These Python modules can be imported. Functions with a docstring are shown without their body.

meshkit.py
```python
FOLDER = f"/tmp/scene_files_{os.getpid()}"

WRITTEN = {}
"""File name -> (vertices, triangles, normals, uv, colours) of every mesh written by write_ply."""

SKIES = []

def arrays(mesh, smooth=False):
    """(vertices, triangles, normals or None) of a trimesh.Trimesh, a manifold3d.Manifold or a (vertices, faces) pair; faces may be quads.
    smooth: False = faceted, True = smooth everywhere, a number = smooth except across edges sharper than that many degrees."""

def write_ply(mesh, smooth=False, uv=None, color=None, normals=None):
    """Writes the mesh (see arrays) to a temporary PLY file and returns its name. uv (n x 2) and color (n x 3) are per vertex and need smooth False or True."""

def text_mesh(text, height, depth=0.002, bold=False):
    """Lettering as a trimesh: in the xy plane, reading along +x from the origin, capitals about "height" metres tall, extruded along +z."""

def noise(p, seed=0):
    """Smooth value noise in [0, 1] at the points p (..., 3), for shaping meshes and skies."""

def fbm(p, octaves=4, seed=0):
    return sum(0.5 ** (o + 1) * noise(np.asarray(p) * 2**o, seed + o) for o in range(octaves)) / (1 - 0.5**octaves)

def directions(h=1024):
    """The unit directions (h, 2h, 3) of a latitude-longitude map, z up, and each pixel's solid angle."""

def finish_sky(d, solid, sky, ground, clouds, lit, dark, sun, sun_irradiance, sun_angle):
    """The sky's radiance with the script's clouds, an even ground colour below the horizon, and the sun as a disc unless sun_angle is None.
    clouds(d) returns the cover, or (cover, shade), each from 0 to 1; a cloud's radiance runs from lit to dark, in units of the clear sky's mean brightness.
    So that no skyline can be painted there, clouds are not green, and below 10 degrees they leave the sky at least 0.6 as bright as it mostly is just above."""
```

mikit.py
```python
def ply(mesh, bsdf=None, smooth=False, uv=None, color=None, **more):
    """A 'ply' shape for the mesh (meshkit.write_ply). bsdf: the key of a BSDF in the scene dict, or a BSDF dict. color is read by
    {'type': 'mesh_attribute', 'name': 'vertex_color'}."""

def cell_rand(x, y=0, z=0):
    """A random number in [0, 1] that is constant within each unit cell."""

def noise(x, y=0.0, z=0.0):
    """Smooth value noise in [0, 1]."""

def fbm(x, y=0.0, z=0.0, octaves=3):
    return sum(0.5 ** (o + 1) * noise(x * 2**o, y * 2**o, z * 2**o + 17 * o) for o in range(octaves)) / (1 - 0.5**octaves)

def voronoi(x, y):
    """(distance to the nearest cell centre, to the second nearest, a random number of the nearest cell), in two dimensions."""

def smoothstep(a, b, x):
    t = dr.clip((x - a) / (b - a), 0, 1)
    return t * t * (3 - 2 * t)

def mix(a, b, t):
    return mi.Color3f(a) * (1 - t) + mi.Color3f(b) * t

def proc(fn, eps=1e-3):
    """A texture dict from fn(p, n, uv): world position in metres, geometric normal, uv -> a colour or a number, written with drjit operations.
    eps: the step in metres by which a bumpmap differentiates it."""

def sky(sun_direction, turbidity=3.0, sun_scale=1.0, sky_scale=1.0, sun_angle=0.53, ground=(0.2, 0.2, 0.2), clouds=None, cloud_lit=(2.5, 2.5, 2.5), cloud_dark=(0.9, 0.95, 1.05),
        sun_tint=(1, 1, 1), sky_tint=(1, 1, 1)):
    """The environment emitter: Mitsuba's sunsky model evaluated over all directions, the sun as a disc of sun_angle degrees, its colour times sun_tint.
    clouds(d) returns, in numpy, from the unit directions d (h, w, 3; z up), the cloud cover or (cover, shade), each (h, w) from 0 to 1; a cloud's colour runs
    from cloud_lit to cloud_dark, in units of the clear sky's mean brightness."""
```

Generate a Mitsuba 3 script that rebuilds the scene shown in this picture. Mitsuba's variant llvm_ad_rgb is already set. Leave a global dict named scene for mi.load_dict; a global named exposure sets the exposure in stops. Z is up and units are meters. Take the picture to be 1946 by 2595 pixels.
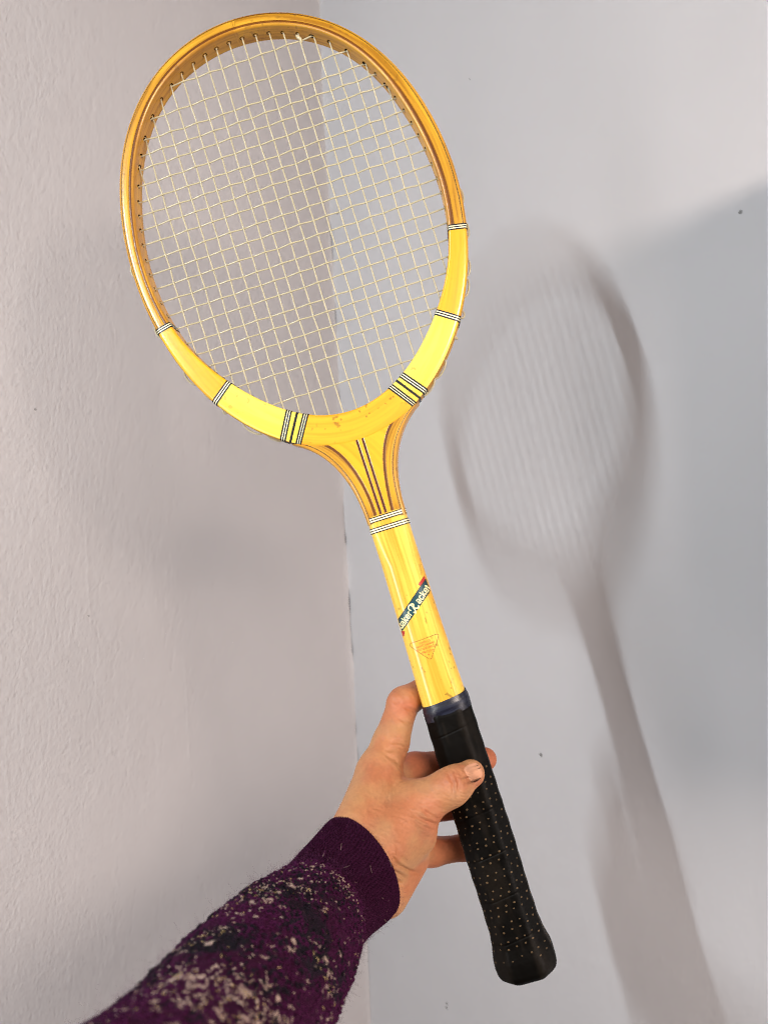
import math
import numpy as np
import trimesh, shapely
import shapely.geometry as sg
import drjit as dr
import mitsuba as mi
import mikit, meshkit
from mikit import noise, fbm, smoothstep, mix, proc

T = mi.ScalarTransform4f
scene, labels = {'type': 'scene'}, {}
rng = np.random.default_rng(7)

# ------------------------------------------------------------------ camera, lamps, exposure
EYE = np.array([0.0, 0.0, 1.40])
ROLL = 0.0497                                   # the phone was held a little tilted: walls' corner leans in the picture
EX = np.array([math.sqrt(1 - ROLL**2), 0, -ROLL])   # camera right
EY = np.array([ROLL, 0, math.sqrt(1 - ROLL**2)])    # camera up
EZ = np.array([0.0, 1.0, 0.0])                      # looking direction


def world(p):
    """millimetres right / up / ahead of the photographer's eye -> metres in the room"""
    p = np.asarray(p, float) * 0.001
    return EYE + p[..., :1] * EX + p[..., 1:2] * EY + p[..., 2:3] * EZ


scene['camera'] = dict(type='thinlens', fov=53.38, fov_axis='x', near_clip=0.02, far_clip=50.0, aperture_radius=0.0015, focus_distance=0.515,
                       to_world=T().look_at(origin=EYE.tolist(), target=(EYE + EZ).tolist(), up=EY.tolist()))
exposure = 0.30


def lamp(name, at, aim, w, h, rgb, label, up=(0, 0, 1)):
    o, t = world(at), world(aim)
    m = T().look_at(origin=o.tolist(), target=t.tolist(), up=list(up))
    scene[name + '__diffuser'] = dict(type='rectangle', to_world=m @ T().scale([w / 2, h / 2, 1]), emitter={'type': 'area', 'radiance': {'type': 'rgb', 'value': rgb}},
                                      bsdf={'type': 'diffuse', 'reflectance': {'type': 'rgb', 'value': 0.6}})
    scene[name + '__housing'] = dict(type='cube', to_world=m @ T().translate([0, 0, -0.022]) @ T().scale([w / 2 + .01, h / 2 + .01, 0.02]),
                                     bsdf={'type': 'diffuse', 'reflectance': {'type': 'rgb', 'value': 0.7}})
    labels[name] = dict(label=label, category='lamp')


lamp('unseen_strip_lamp', (-965, 575, -640), (-60, 100, 560), 0.019, 0.36, [585, 660, 690], 'unseen thin leaning strip lamp behind the photographer on the left, casting the racket shadow', up=(-0.30, 0, 0.95))  # out of view; placed to cast the racket shadow on the right wall
lamp('unseen_wide_lamp', (470, 430, -740), (-60, 60, 700), 0.66, 0.22, [33.5, 28.6, 25.0], 'unseen wide warm lamp above and behind the photographer on the right, lighting the left wall')  # out of view; placed to light the left wall warmly from the right
lamp('unseen_side_lamp', (-812, -330, -456), (20, -60, 519), 0.25, 0.80, [8.2, 7.9, 7.7], 'unseen side lamp to the left of the photographer, lighting the shaft')  # out of view; placed to give the pale streak along the shaft
lamp('added_fill_panel', (1250, -500, -450), (-250, -150, 800), 1.0, 1.0, [3.6, 3.15, 2.95], 'broad dim added fill panel, out of view low to the right of the photographer')  # added fill light that brightens the lower walls

# ------------------------------------------------------------------ materials
def rgb(r, g, b):
    return {'type': 'rgb', 'value': [r, g, b]}


def wood(name, light, dark, fine=900.0, along=28.0, rough=0.24, coat=1.0, seed=0.0, contrast=1.0, specks=0.35):
    """varnished wood; uv = metres along the grain, metres across it"""
    def col(p, n, uv):
        a, c = uv.x + seed * 3.17, uv.y + seed * 1.73
        w = 0.0011 * noise(a * 40, c * 60, seed)
        g = fbm(a * along, (c + w) * fine, seed, 3)
        big = fbm(a * 14, c * 130, seed + 5, 2)
        t = dr.clip((smoothstep(0.35, 0.8, g) * 0.6 + smoothstep(0.4, 0.75, big) * 0.5) * contrast, 0, 1)
        base = mix(light, dark, t)
        dirt = smoothstep(0.73, 0.80, fbm(a * 330, c * 420, seed + 9, 2)) * smoothstep(0.5, 0.66, noise(a * 45, c * 70, seed + 3)) * specks
        return base * (1 - dirt) + mi.Color3f(0.10, 0.045, 0.012) * dirt
    scene[name] = {'type': 'principled', 'base_color': proc(col), 'roughness': rough, 'specular': 0.34, 'clearcoat': coat, 'clearcoat_gloss': 0.95}


wood('varnished_amber', (0.59, 0.29, 0.020), (0.28, 0.11, 0.007), seed=1)
wood('varnished_gold', (0.66, 0.345, 0.024), (0.33, 0.14, 0.008), seed=2, contrast=1.1)
wood('walnut', (0.19, 0.062, 0.004), (0.10, 0.030, 0.002), seed=3)
wood('ash_ridge', (0.56, 0.28, 0.026), (0.36, 0.15, 0.012), seed=4)
wood('lemon_veneer', (0.83, 0.67, 0.105), (0.80, 0.52, 0.048), fine=400, seed=5, contrast=1.0, specks=0.32)
wood('honey_veneer', (0.86, 0.43, 0.019), (0.76, 0.30, 0.011), fine=600, seed=6, contrast=0.9, specks=0.3)
wood('amber_veneer', (0.84, 0.42, 0.022), (0.72, 0.29, 0.013), fine=600, seed=7, contrast=0.9, specks=0.55)
wood('shaft_ash', (0.82, 0.56, 0.082), (0.71, 0.365, 0.034), fine=1100, along=12, seed=8, contrast=1.15, specks=0.5, rough=0.17)
wood('mahogany', (0.085, 0.018, 0.003), (0.055, 0.010, 0.002), seed=9)
scene['dark_seam'] = {'type': 'principled', 'base_color': rgb(0.045, 0.014, 0.003), 'roughness': 0.4, 'clearcoat': 0.5}
scene['black_thread'] = {'type': 'principled', 'base_color': rgb(0.004, 0.004, 0.005), 'roughness': 0.35, 'specular': 0.3, 'clearcoat': 0.4, 'clearcoat_gloss': 0.9}
scene['cream_thread'] = {'type': 'principled', 'base_color': rgb(0.88, 0.83, 0.55), 'roughness': 0.35, 'clearcoat': 0.7, 'clearcoat_gloss': 0.9}
scene['nylon'] = {'type': 'principled', 'base_color': rgb(0.47, 0.415, 0.265), 'roughness': 0.25, 'specular': 0.5}
scene['hole_dark'] = {'type': 'principled', 'base_color': rgb(0.07, 0.03, 0.010), 'roughness': 0.5}
scene['decal_green'] = {'type': 'principled', 'base_color': rgb(0.006, 0.055, 0.070), 'roughness': 0.3, 'clearcoat': 0.8}
scene['decal_edge'] = {'type': 'principled', 'base_color': rgb(0.006, 0.016, 0.018), 'roughness': 0.3, 'clearcoat': 0.8}
scene['decal_red'] = {'type': 'principled', 'base_color': rgb(0.42, 0.018, 0.010), 'roughness': 0.3, 'clearcoat': 0.8}
scene['print_cream'] = {'type': 'principled', 'base_color': rgb(0.88, 0.80, 0.42), 'roughness': 0.3, 'clearcoat': 0.8}
scene['print_brown'] = {'type': 'principled', 'base_color': rgb(0.30, 0.10, 0.012), 'roughness': 0.3, 'clearcoat': 0.8}
scene['print_red'] = {'type': 'principled', 'base_color': rgb(0.62, 0.075, 0.012), 'roughness': 0.3, 'clearcoat': 0.8}


def wall_bump(p, n, uv):
    a = fbm(uv.x * 470, uv.y * 290, 1.5, 3)
    b = noise(uv.x * 60, uv.y * 35, 4.2)
    lines = mi.Float(0)
    for x, z0, z1, k in ((0.2665, 1.08, 1.25, .9), (0.378, 1.29, 1.42, .5), (0.3095, 0.94, 0.966, 1.2), (0.19, 1.45, 1.62, .4), (0.47, 1.0, 1.2, .4)):
        lines = lines + k * dr.exp(-dr.square((uv.x - x + 0.0012 * noise(uv.y * 60, x * 99)) / 0.0009)) * smoothstep(z0, z0 + .02, uv.y) * (1 - smoothstep(z1 - .02, z1, uv.y))
    return 0.00125 * a + 0.00030 * b + 0.0004 * lines


def wall_soft_bump(p, n, uv):
    return 0.00065 * fbm(uv.x * 360, uv.y * 230, 7.5, 3) + 0.0008 * noise(uv.x * 22, uv.y * 13, 2.2)


def spots(uv, pts):
    s = mi.Float(0)
    for x, y, r in pts:
        d = dr.sqrt(dr.square(uv.x - x) + dr.square(uv.y - y)) + 0.0016 * (noise(uv.x * 900, uv.y * 900, 3) - 0.5)
        s = dr.maximum(s, 1 - smoothstep(r * 0.5, r, d))
    return s


def wall_paint(light, marks):
    def col(p, n, uv):
        v = 0.965 + 0.07 * fbm(uv.x * 5, uv.y * 5, 3.3, 3)
        s = spots(uv, marks) * 0.75
        return mi.Color3f(*light) * v * (1 - s) + mi.Color3f(0.09, 0.085, 0.08) * s
    return proc(col)


# uv of a wall = metres from the corner, metres of height
scene['left_wall_paint'] = {'type': 'bumpmap', 'arbitrary': proc(wall_bump, 6e-4), 'scale': 1.0,
                            'bsdf': {'type': 'roughplastic', 'diffuse_reflectance': wall_paint((0.60, 0.566, 0.572), [(0.4239, 1.5245, .0013), (0.3791, 1.3042, .0012), (0.012, 1.763, .0018)]), 'alpha': 0.45, 'int_ior': 1.3}}
scene['right_wall_paint'] = {'type': 'bumpmap', 'arbitrary': proc(wall_soft_bump, 6e-4), 'scale': 1.0,
                             'bsdf': {'type': 'roughplastic', 'diffuse_reflectance': wall_paint((0.60, 0.585, 0.602), [(0.0162, 1.8267, .003), (0.3161, 1.1164, .0026), (0.5612, 1.6548, .0024), (0.151, 0.763, .002), (0.1503, 0.757, .0022), (0.0727, 0.7938, .0014), (0.2624, 1.9067, .001)]), 'alpha': 0.45, 'int_ior': 1.3}}


# ------------------------------------------------------------------ the two walls
CORNER = np.array([-0.056, 1.092])
DIR_R, DIR_L = np.array([0.696, -0.718]), np.array([-0.707, -0.707])


def wall(name, d, inward, width, z0, z1, mat, seed, amp):
    s = np.concatenate([np.linspace(0, 0.03, 16)[:-1], np.linspace(0.03, 0.9, 140)[:-1], np.linspace(0.9, width, 12)])
    z = np.concatenate([np.linspace(z0, 0.75, 6)[:-1], np.linspace(0.75, 2.0, 200)[:-1], np.linspace(2.0, z1, 6)])
    S, Z = np.meshgrid(s, z, indexing='ij')
    q = np.stack([S * 6, Z * 5, S * 0 + seed], -1)
    off = amp * (meshkit.fbm(q, 3, seed) - 0.5)
    edge = np.exp(-S / 0.0045) * 0.0050 * (meshkit.fbm(np.stack([S * 0, Z * 22, S * 0 + 3 + seed], -1), 4, seed + 4) - 0.25)   # plaster swells unevenly at the corner
    off = off + edge
    gap = np.clip(meshkit.fbm(np.stack([Z * 0, Z * 19, Z * 0 + 8], -1), 3, 12) - 0.42, 0, 0.3) * 0.0055 * (S <= 0) * (seed == 3)     # the joint has cracked open here and there
    S2 = S + gap
    P = np.stack([CORNER[0] + d[0] * S2 + inward[0] * off, CORNER[1] + d[1] * S2 + inward[1] * off, Z], -1)
    n, m = S.shape
    i = np.arange(n * m).reshape(n, m)
    f = np.stack([i[:-1, :-1], i[1:, :-1], i[1:, 1:], i[:-1, 1:]], -1).reshape(-1, 4)
    v = P.reshape(-1, 3)
    g = f[len(f) // 2]
    nrm = np.cross(v[g[1]] - v[g[0]], v[g[2]] - v[g[0]])
    if nrm[:2] @ inward < 0:
        f = f[:, ::-1]
    scene[name] = mikit.ply((v, f), mat, smooth=True, uv=np.stack([S, Z], -1).reshape(-1, 2))
    labels[name] = dict(kind='structure', label='pale grey painted wall with fine plaster texture, left of the corner' if d is DIR_L else 'pale grey painted wall, right of the corner, with the racket\'s shadow')


wall('wall_left', DIR_L, np.array([0.707, -0.707]), 2.4, 0.0, 2.6, 'left_wall_paint', 3, 0.0030)
wall('wall_right', DIR_R, np.array([-0.718, -0.696]), 2.4, 0.0, 2.6, 'right_wall_paint', 8, 0.0022)

# unseen shallow box on the right wall, placed to cast the diagonal shade
scene['unseen_box_paint'] = {'type': 'roughplastic', 'diffuse_reflectance': rgb(0.5, 0.49, 0.48), 'alpha': 0.3}
NR = np.array([-0.718, -0.696])


def on_wall(t, off, z):
    q = CORNER + t * DIR_R + off * NR
    return [q[0], q[1], z]


def wall_box(name, t0, t1, o0, o1, z0, z1):
    v = np.array([on_wall(t, o, z) for t in (t0, t1) for o in (o0, o1) for z in (z0, z1)])
    m = trimesh.Trimesh(v, [[0, 1, 3], [0, 3, 2], [4, 6, 7], [4, 7, 5], [0, 4, 5], [0, 5, 1], [2, 3, 7], [2, 7, 6], [0, 2, 6], [0, 6, 4], [1, 5, 7], [1, 7, 3]])
    m.fix_normals()
    scene[name] = mikit.ply(m, 'unseen_box_paint')


wall_box('unseen_wall_box__body', 0.665, 1.10, 0.002, 0.160, 1.24, 1.684)
wall_box('unseen_wall_box__front_board', 0.668, 1.097, 0.163, 0.180, 1.243, 1.681)
labels['unseen_wall_box'] = dict(label='unseen shallow grey box on the right wall, out of view, shading the upper right', category='unseen_box')

# ------------------------------------------------------------------ the racket: local frame in millimetres
# u across (right), v along the axis towards the head, w out of the face; origin where the throat meets the shaft
R_O = np.array([0.9385448, -1.47485612, 519.0])
R_U = np.array([0.95279708, 0.29732958, -0.06142348])
R_V = np.array([-0.29548814, 0.95461538, 0.03736611])
R_W = np.array([-0.06974585, 0.01745241, -0.99741212])
RACKET = 'tennis_racket'
labels[RACKET] = dict(label='old wooden tennis racket with yellow varnish and black grip held upright', category='tennis racket')


def racket(p):
    p = np.asarray(p, float)
    return world(R_O + p[..., :1] * R_U + p[..., 1:2] * R_V + p[..., 2:3] * R_W)


COUNT = {}


def key(name):
    n = COUNT.get(name, 0)
    COUNT[name] = n + 1
    return name if n == 0 else f'{name}_{n:03d}'


def put(name, v, f, mat, smooth=True, uv=None, parent=RACKET, **lab):
    k = key(parent + '__' + name)
    scene[k] = mikit.ply((racket(v), f), mat, smooth=smooth, uv=uv)
    if lab:
        labels[k] = lab
    return k


def grid_faces(n, m, closed_n=False, closed_m=False):
    i = np.arange(n * m).reshape(n, m)
    if closed_n:
        i = np.vstack([i, i[:1]])
    if closed_m:
        i = np.hstack([i, i[:, :1]])
    return np.stack([i[:-1, :-1], i[1:, :-1], i[1:, 1:], i[:-1, 1:]], -1).reshape(-1, 4)


def join(parts):
    V, F, U, at = [], [], [], 0
    for v, f, u in parts:
        V.append(v)
        F.append(np.asarray(f) + at)
        U.append(u)
        at += len(v)
    return np.vstack(V), np.vstack(F), np.vstack(U)


def solid_strip(A, B, profile, closed=False):
    """Sweeps between the plan curves A and B. profile(i) -> list of smooth runs, each an array of (fraction 0..1 from A to B, extra mm beyond, w).
    Returns vertices, faces, uv; runs keep sharp edges between them."""
    n = len(A)
    d = B - A
    wid = np.linalg.norm(d, axis=1)
    dn = d / wid[:, None]
    mid = (A + B) / 2
    s = np.concatenate([[0], np.cumsum(np.linalg.norm(np.diff(mid, axis=0), axis=1))])
    runs = [profile(i) for i in range(n)]
    parts = []
    for r in range(len(runs[0])):
        q = np.array([runs[i][r] for i in range(n)])           # n, m, 3
        xy = A[:, None] + dn[:, None] * (q[..., 0] * wid[:, None] + q[..., 1])[..., None]
        v = np.concatenate([xy, q[..., 2:3]], -1)
        per = np.concatenate([np.zeros((n, 1)), np.cumsum(np.linalg.norm(np.diff(v, axis=1), axis=2), axis=1)], 1)
        per = per + (q[:, :1, 0] * wid[:, None])
        uv = np.stack([np.repeat(s[:, None], q.shape[1], 1), per], -1) * 0.001
        parts.append((v.reshape(-1, 3), grid_faces(n, q.shape[1], closed_n=closed), uv.reshape(-1, 2)))
    if not closed:                                              # end caps
        for i, flip in ((0, False), (n - 1, True)):
            loop = np.vstack([np.array(r) for r in runs[i]])
            xy = A[i] + dn[i] * (loop[:, 0] * wid[i] + loop[:, 1])[:, None]
            v = np.concatenate([xy, loop[:, 2:3]], -1)
            c = v.mean(0)
            k = len(v)
            f = np.stack([np.arange(k), (np.arange(k) + 1) % k, np.full(k, k)], 1)
            f = f if flip else f[:, ::-1]
            q4 = np.stack([f[:, 0], f[:, 1], f[:, 2], f[:, 2]], 1)
            parts.append((np.vstack([v, c]), q4, np.tile([[s[i] * .001, 0.0]], (k + 1, 1))))
    return join(parts)


def tri(f):
    f = np.asarray(f)
    t = np.vstack([f[:, [0, 1, 2]], f[:, [0, 2, 3]]])
    return t[(t[:, 0] != t[:, 1]) & (t[:, 1] != t[:, 2]) & (t[:, 0] != t[:, 2])]


# ---- hoop
HC = np.array([-2.0, 205.0])
C_OUT = [134.55, 4.69, 18.42, -0.58, 1.37, -0.48, 0.04, -0.11, 0.61, 0.35, 0.37]
C_IN = [120.75, 9.83, 16.22, 0.63, 1.91, -1.15, 0.12, -0.39, 1.36, 0.71, -0.22]


def radius(c, ph):
    return sum(c[k] * np.cos(k * ph) for k in range(8)) + sum(c[7 + k] * np.sin(k * ph) for k in (1, 2, 3))


def hoop_pt(c, ph):
    ph = np.asarray(ph, float)
    return HC + np.stack([-np.sin(ph), np.cos(ph)], -1) * radius(c, ph)[..., None]


THICK = 17.5


def face_w(fr, wid, Ro, Ri):
    """height of the hoop's front face: rounded towards the outside (Ro) and the inside (Ri)"""
    do, di = fr * wid, (1 - fr) * wid
    w = -0.10 * (np.abs(fr - 0.5) * 2) ** 2
    if do < Ro:
        w -= Ro - math.sqrt(max(Ro * Ro - (Ro - do) ** 2, 0))
    if di < Ri:
        w -= Ri - math.sqrt(max(Ri * Ri - (Ri - di) ** 2, 0))
    return w


NH = 300
PH = np.linspace(0, 2 * np.pi, NH, endpoint=False)
P_OUT, P_IN = hoop_pt(C_OUT, PH), hoop_pt(C_IN, PH)
W_H = np.linalg.norm(P_OUT - P_IN, axis=1)


def bridge_zone(ph):
    """1 where the hoop is the throat bridge (bottom)"""
    x = abs(((math.degrees(ph) + 180) % 360) - 180)         # 0 at the top, 180 at the bottom
    return float(np.clip((x - 157) / 7, 0, 1))


def lamina(f0, f1, drop, outer=False, inner=False):
    def profile(i):
        b = bridge_zone(PH[i])
        Ro, Ri = 2.4 * (1 - b) + 0.4 * b, 1.5
        fs = np.linspace(f0, f1, 7)
        if outer:
            fs = np.concatenate([[0, .012, .035, .07], np.linspace(.11, f1, 4)])
        if inner:
            fs = np.concatenate([np.linspace(f0, .93, 4), [.96, .985, 1.0]])
        e = np.minimum(np.arange(len(fs)), np.arange(len(fs))[::-1])
        bev = np.where(e == 0, 0.14, 0.0)
        w = np.array([face_w(x, W_H[i], Ro, Ri) for x in fs]) - drop - bev * (0 if outer or inner else 1)
        top = [(x, 0, y) for x, y in zip(fs, w)]
        bot = [(x, 0, -THICK - y) for x, y in zip(fs[::-1], w[::-1])]
        wall_in = [(fs[-1], 0, z) for z in np.linspace(w[-1], -THICK - w[-1], 6)]
        wall_out = [(fs[0], 0 if not outer else 1.1 * math.exp(-((z + THICK / 2) / 3.2) ** 2), z) for z in np.linspace(-THICK - w[0], w[0], 12)]
        return [top, wall_in, bot, wall_out]
    return solid_strip(P_OUT, P_IN, profile, closed=True)


for name, f0, f1, drop, mat, kw, lab in (
        ('outer_lamination', 0.0, 0.17, 0.0, 'varnished_amber', dict(outer=True), 'amber outermost wood layer of the hoop'),
        ('dark_seam', 0.17, 0.215, 0.22, 'dark_seam', {}, 'thin dark glue line between hoop layers'),
        ('middle_lamination', 0.215, 0.67, 0.0, 'varnished_gold', {}, 'broad golden wood layer of the hoop'),
        ('walnut_lamination', 0.67, 0.845, 0.24, 'walnut', {}, 'dark brown wood layer of the hoop'),
        ('inner_lamination', 0.845, 1.0, 0.0, 'ash_ridge', dict(inner=True), 'pale inner wood layer of the hoop that the strings pass through')):
    v, f, uv = lamina(f0, f1, drop, **kw)
    put(name, v, tri(f), mat, uv=uv, label=lab)


# ---- veneers on the lower half of the hoop, front and back
def fan(phi_o, phi_i, n):
    """plan curves over a sector whose ends are slanted: angle ranges at the outside and at the inside"""
    a, b = np.linspace(*np.radians(phi_o), n), np.linspace(*np.radians(phi_i), n)
    return hoop_pt(C_OUT, a), hoop_pt(C_IN, b), a


def veneer(name, phi_o, phi_i, mat, lab, lift=0.42, n=40):
    A, B, a = fan(phi_o, phi_i, n)
    wid = np.linalg.norm(A - B, axis=1)
    for side in (0, 1):
        def profile(i):
            b = bridge_zone(a[i])
            Ro, Ri = 2.4 * (1 - b) + 0.4 * b, 1.5
            fo, fi = (0.7 * (1 - b) + 0.05 * b) / wid[i], 1 - 0.12 / wid[i]
            fs = np.concatenate([[fo, fo + .03, fo + .07, fo + .12], np.linspace(fo + .2, fi - .14, 6), [fi - .09, fi - .05, fi - .02, fi]])
            w = np.array([face_w(x, wid[i], Ro, Ri) for x in fs])
            top = [(x, 0, y + lift) for x, y in zip(fs, w)]
            bot = [(x, 0, y - 0.6) for x, y in zip(fs[::-1], w[::-1])]
            runs = [top, [top[-1], bot[0]], bot, [bot[-1], top[0]]]
            if side:
                runs = [[(x, e, -THICK - y) for x, e, y in r] for r in runs]
            return runs
        v, f, uv = solid_strip(A, B, profile)
        f = tri(f)
        put(name, v, f[:, ::-1] if side else f, mat, uv=uv, **(dict(label=lab) if not side else {}))


veneer('veneer', (107.9, 137.4), (108.4, 139.0), 'honey_veneer', 'honey coloured veneer on the left side of the hoop')
veneer('veneer', (137.4, 163.9), (139.0, 166.4), 'lemon_veneer', 'lemon yellow veneer on the lower left side of the hoop')
veneer('veneer', (163.9, 197.1), (166.4, 194.2), 'amber_veneer', 'amber veneer on the throat bridge with small dark scuffs', n=50)
veneer('veneer', (197.1, 223.8), (194.2, 222.0), 'lemon_veneer', 'lemon yellow veneer on the lower right side of the hoop')
veneer('veneer', (223.8, 253.2), (222.0, 252.6), 'honey_veneer', 'honey coloured veneer on the right side of the hoop')


# ---- thread bindings round the hoop
def ring_outline(wid, b, lift):
    """the hoop's section as a loop of (fraction, extra, w), grown by lift"""
    Ro, Ri = 2.4 * (1 - b) + 0.4 * b, 1.5
    fs = np.concatenate([[0, .015, .04, .08, .13], np.linspace(.2, .86, 7), [.92, .96, .985, 1.0]])
    w = np.array([face_w(x, wid, Ro, Ri) for x in fs])
    xs = fs * wid
    front = np.stack([xs, w + 0.42], 1)
    back = np.stack([xs[::-1], -THICK - w[::-1] - 0.42], 1)
    zin, zout = np.linspace(w[-1] - .3, -THICK - w[-1] + .3, 5), np.linspace(-THICK - w[0] + .3, w[0] - .3, 7)
    loop = np.vstack([front, np.stack([zin * 0 + wid, zin], 1), back, np.stack([zout * 0, zout], 1)])
    t = np.roll(loop, -1, 0) - np.roll(loop, 1, 0)
    nrm = np.stack([-t[:, 1], t[:, 0]], 1)
    nrm /= np.linalg.norm(nrm, axis=1, keepdims=True)
    return loop + nrm * lift


def binding(name, po, pi, half_o, half_i, lift, mat, parent=RACKET, **lab):
    """a band round the hoop; po, pi = its angle at the outside and inside edge, half = half widths in degrees"""
    cols = []
    for k, (t, l) in enumerate(((-1, -0.3), (-1, lift), (1, lift), (1, -0.3))):
        ao, ai = math.radians(po + t * half_o), math.radians(pi + t * half_i)
        A, B = hoop_pt(C_OUT, ao), hoop_pt(C_IN, ai)
        wid = np.linalg.norm(B - A)
        L = ring_outline(wid, bridge_zone(ao), l)
        xy = A + (B - A) / wid * L[:, :1]
        cols.append(np.concatenate([xy, L[:, 1:]], 1))
    v = np.stack(cols, 0)
    m = v.shape[1]
    parts = []
    for a, b in ((0, 1), (1, 2), (2, 3)):
        q = np.stack([v[a], v[b]])
        parts.append((q.reshape(-1, 3), grid_faces(2, m, closed_m=True), np.zeros((2 * m, 2))))
    V, F, U = join(parts)
    return put(name, V, orient(F, V), mat, uv=U, parent=parent, **lab)


def orient(F, V):
    F = tri(F)
    c = V - V.mean(0)
    return F if np.einsum('ij,ij->', c[F[:, 0]], np.cross(c[F[:, 1]], c[F[:, 2]])) > 0 else F[:, ::-1]


def triple(po, pi, to, ti, lab):
    """three black threads with cream between; to, ti: the slant's angular widths outside and inside"""
    k = binding('binding', po, pi, to / 2, ti / 2, 0.16, 'cream_thread', label=lab)
    for j in (-1, 0, 1):
        binding('thread', po + j * (to / 2 - .15), pi + j * (ti / 2 - .17), 0.215 if j else .19, 0.24 if j else .215, 0.32, 'black_thread', parent=k)



TO, TI = 1.75, 1.95
triple(107.9, 108.45, TO, TI, 'black and cream thread binding at the upper end of the left honey veneer')
triple(137.4, 139.05, TO, TI, 'black and cream thread binding between honey and lemon veneer on the left')
triple(159.6, 161.1, 1.55, 1.8, 'outer black and cream thread binding beside the throat on the left')
triple(163.9, 166.4, 1.45, 1.75, 'black and cream thread binding at the left end of the amber bridge')
triple(253.2, 252.6, TO, TI, 'black and cream thread binding at the upper end of the right honey veneer')
triple(223.75, 222.0, TO, TI, 'black and cream thread binding between honey and lemon veneer on the right')
triple(201.6, 199.0, 1.6, 1.85, 'outer black and cream thread binding beside the throat on the right')
triple(197.1, 194.2, 1.45, 1.75, 'black and cream thread binding at the right end of the amber bridge')
binding('thread_band', 161.7, 163.7, 0.31, 0.38, 0.25, 'black_thread', label='single wide black thread on the left of the throat')
binding('thread_band', 199.3, 196.7, 0.31, 0.38, 0.25, 'black_thread', label='single wide black thread on the right of the throat')

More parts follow.
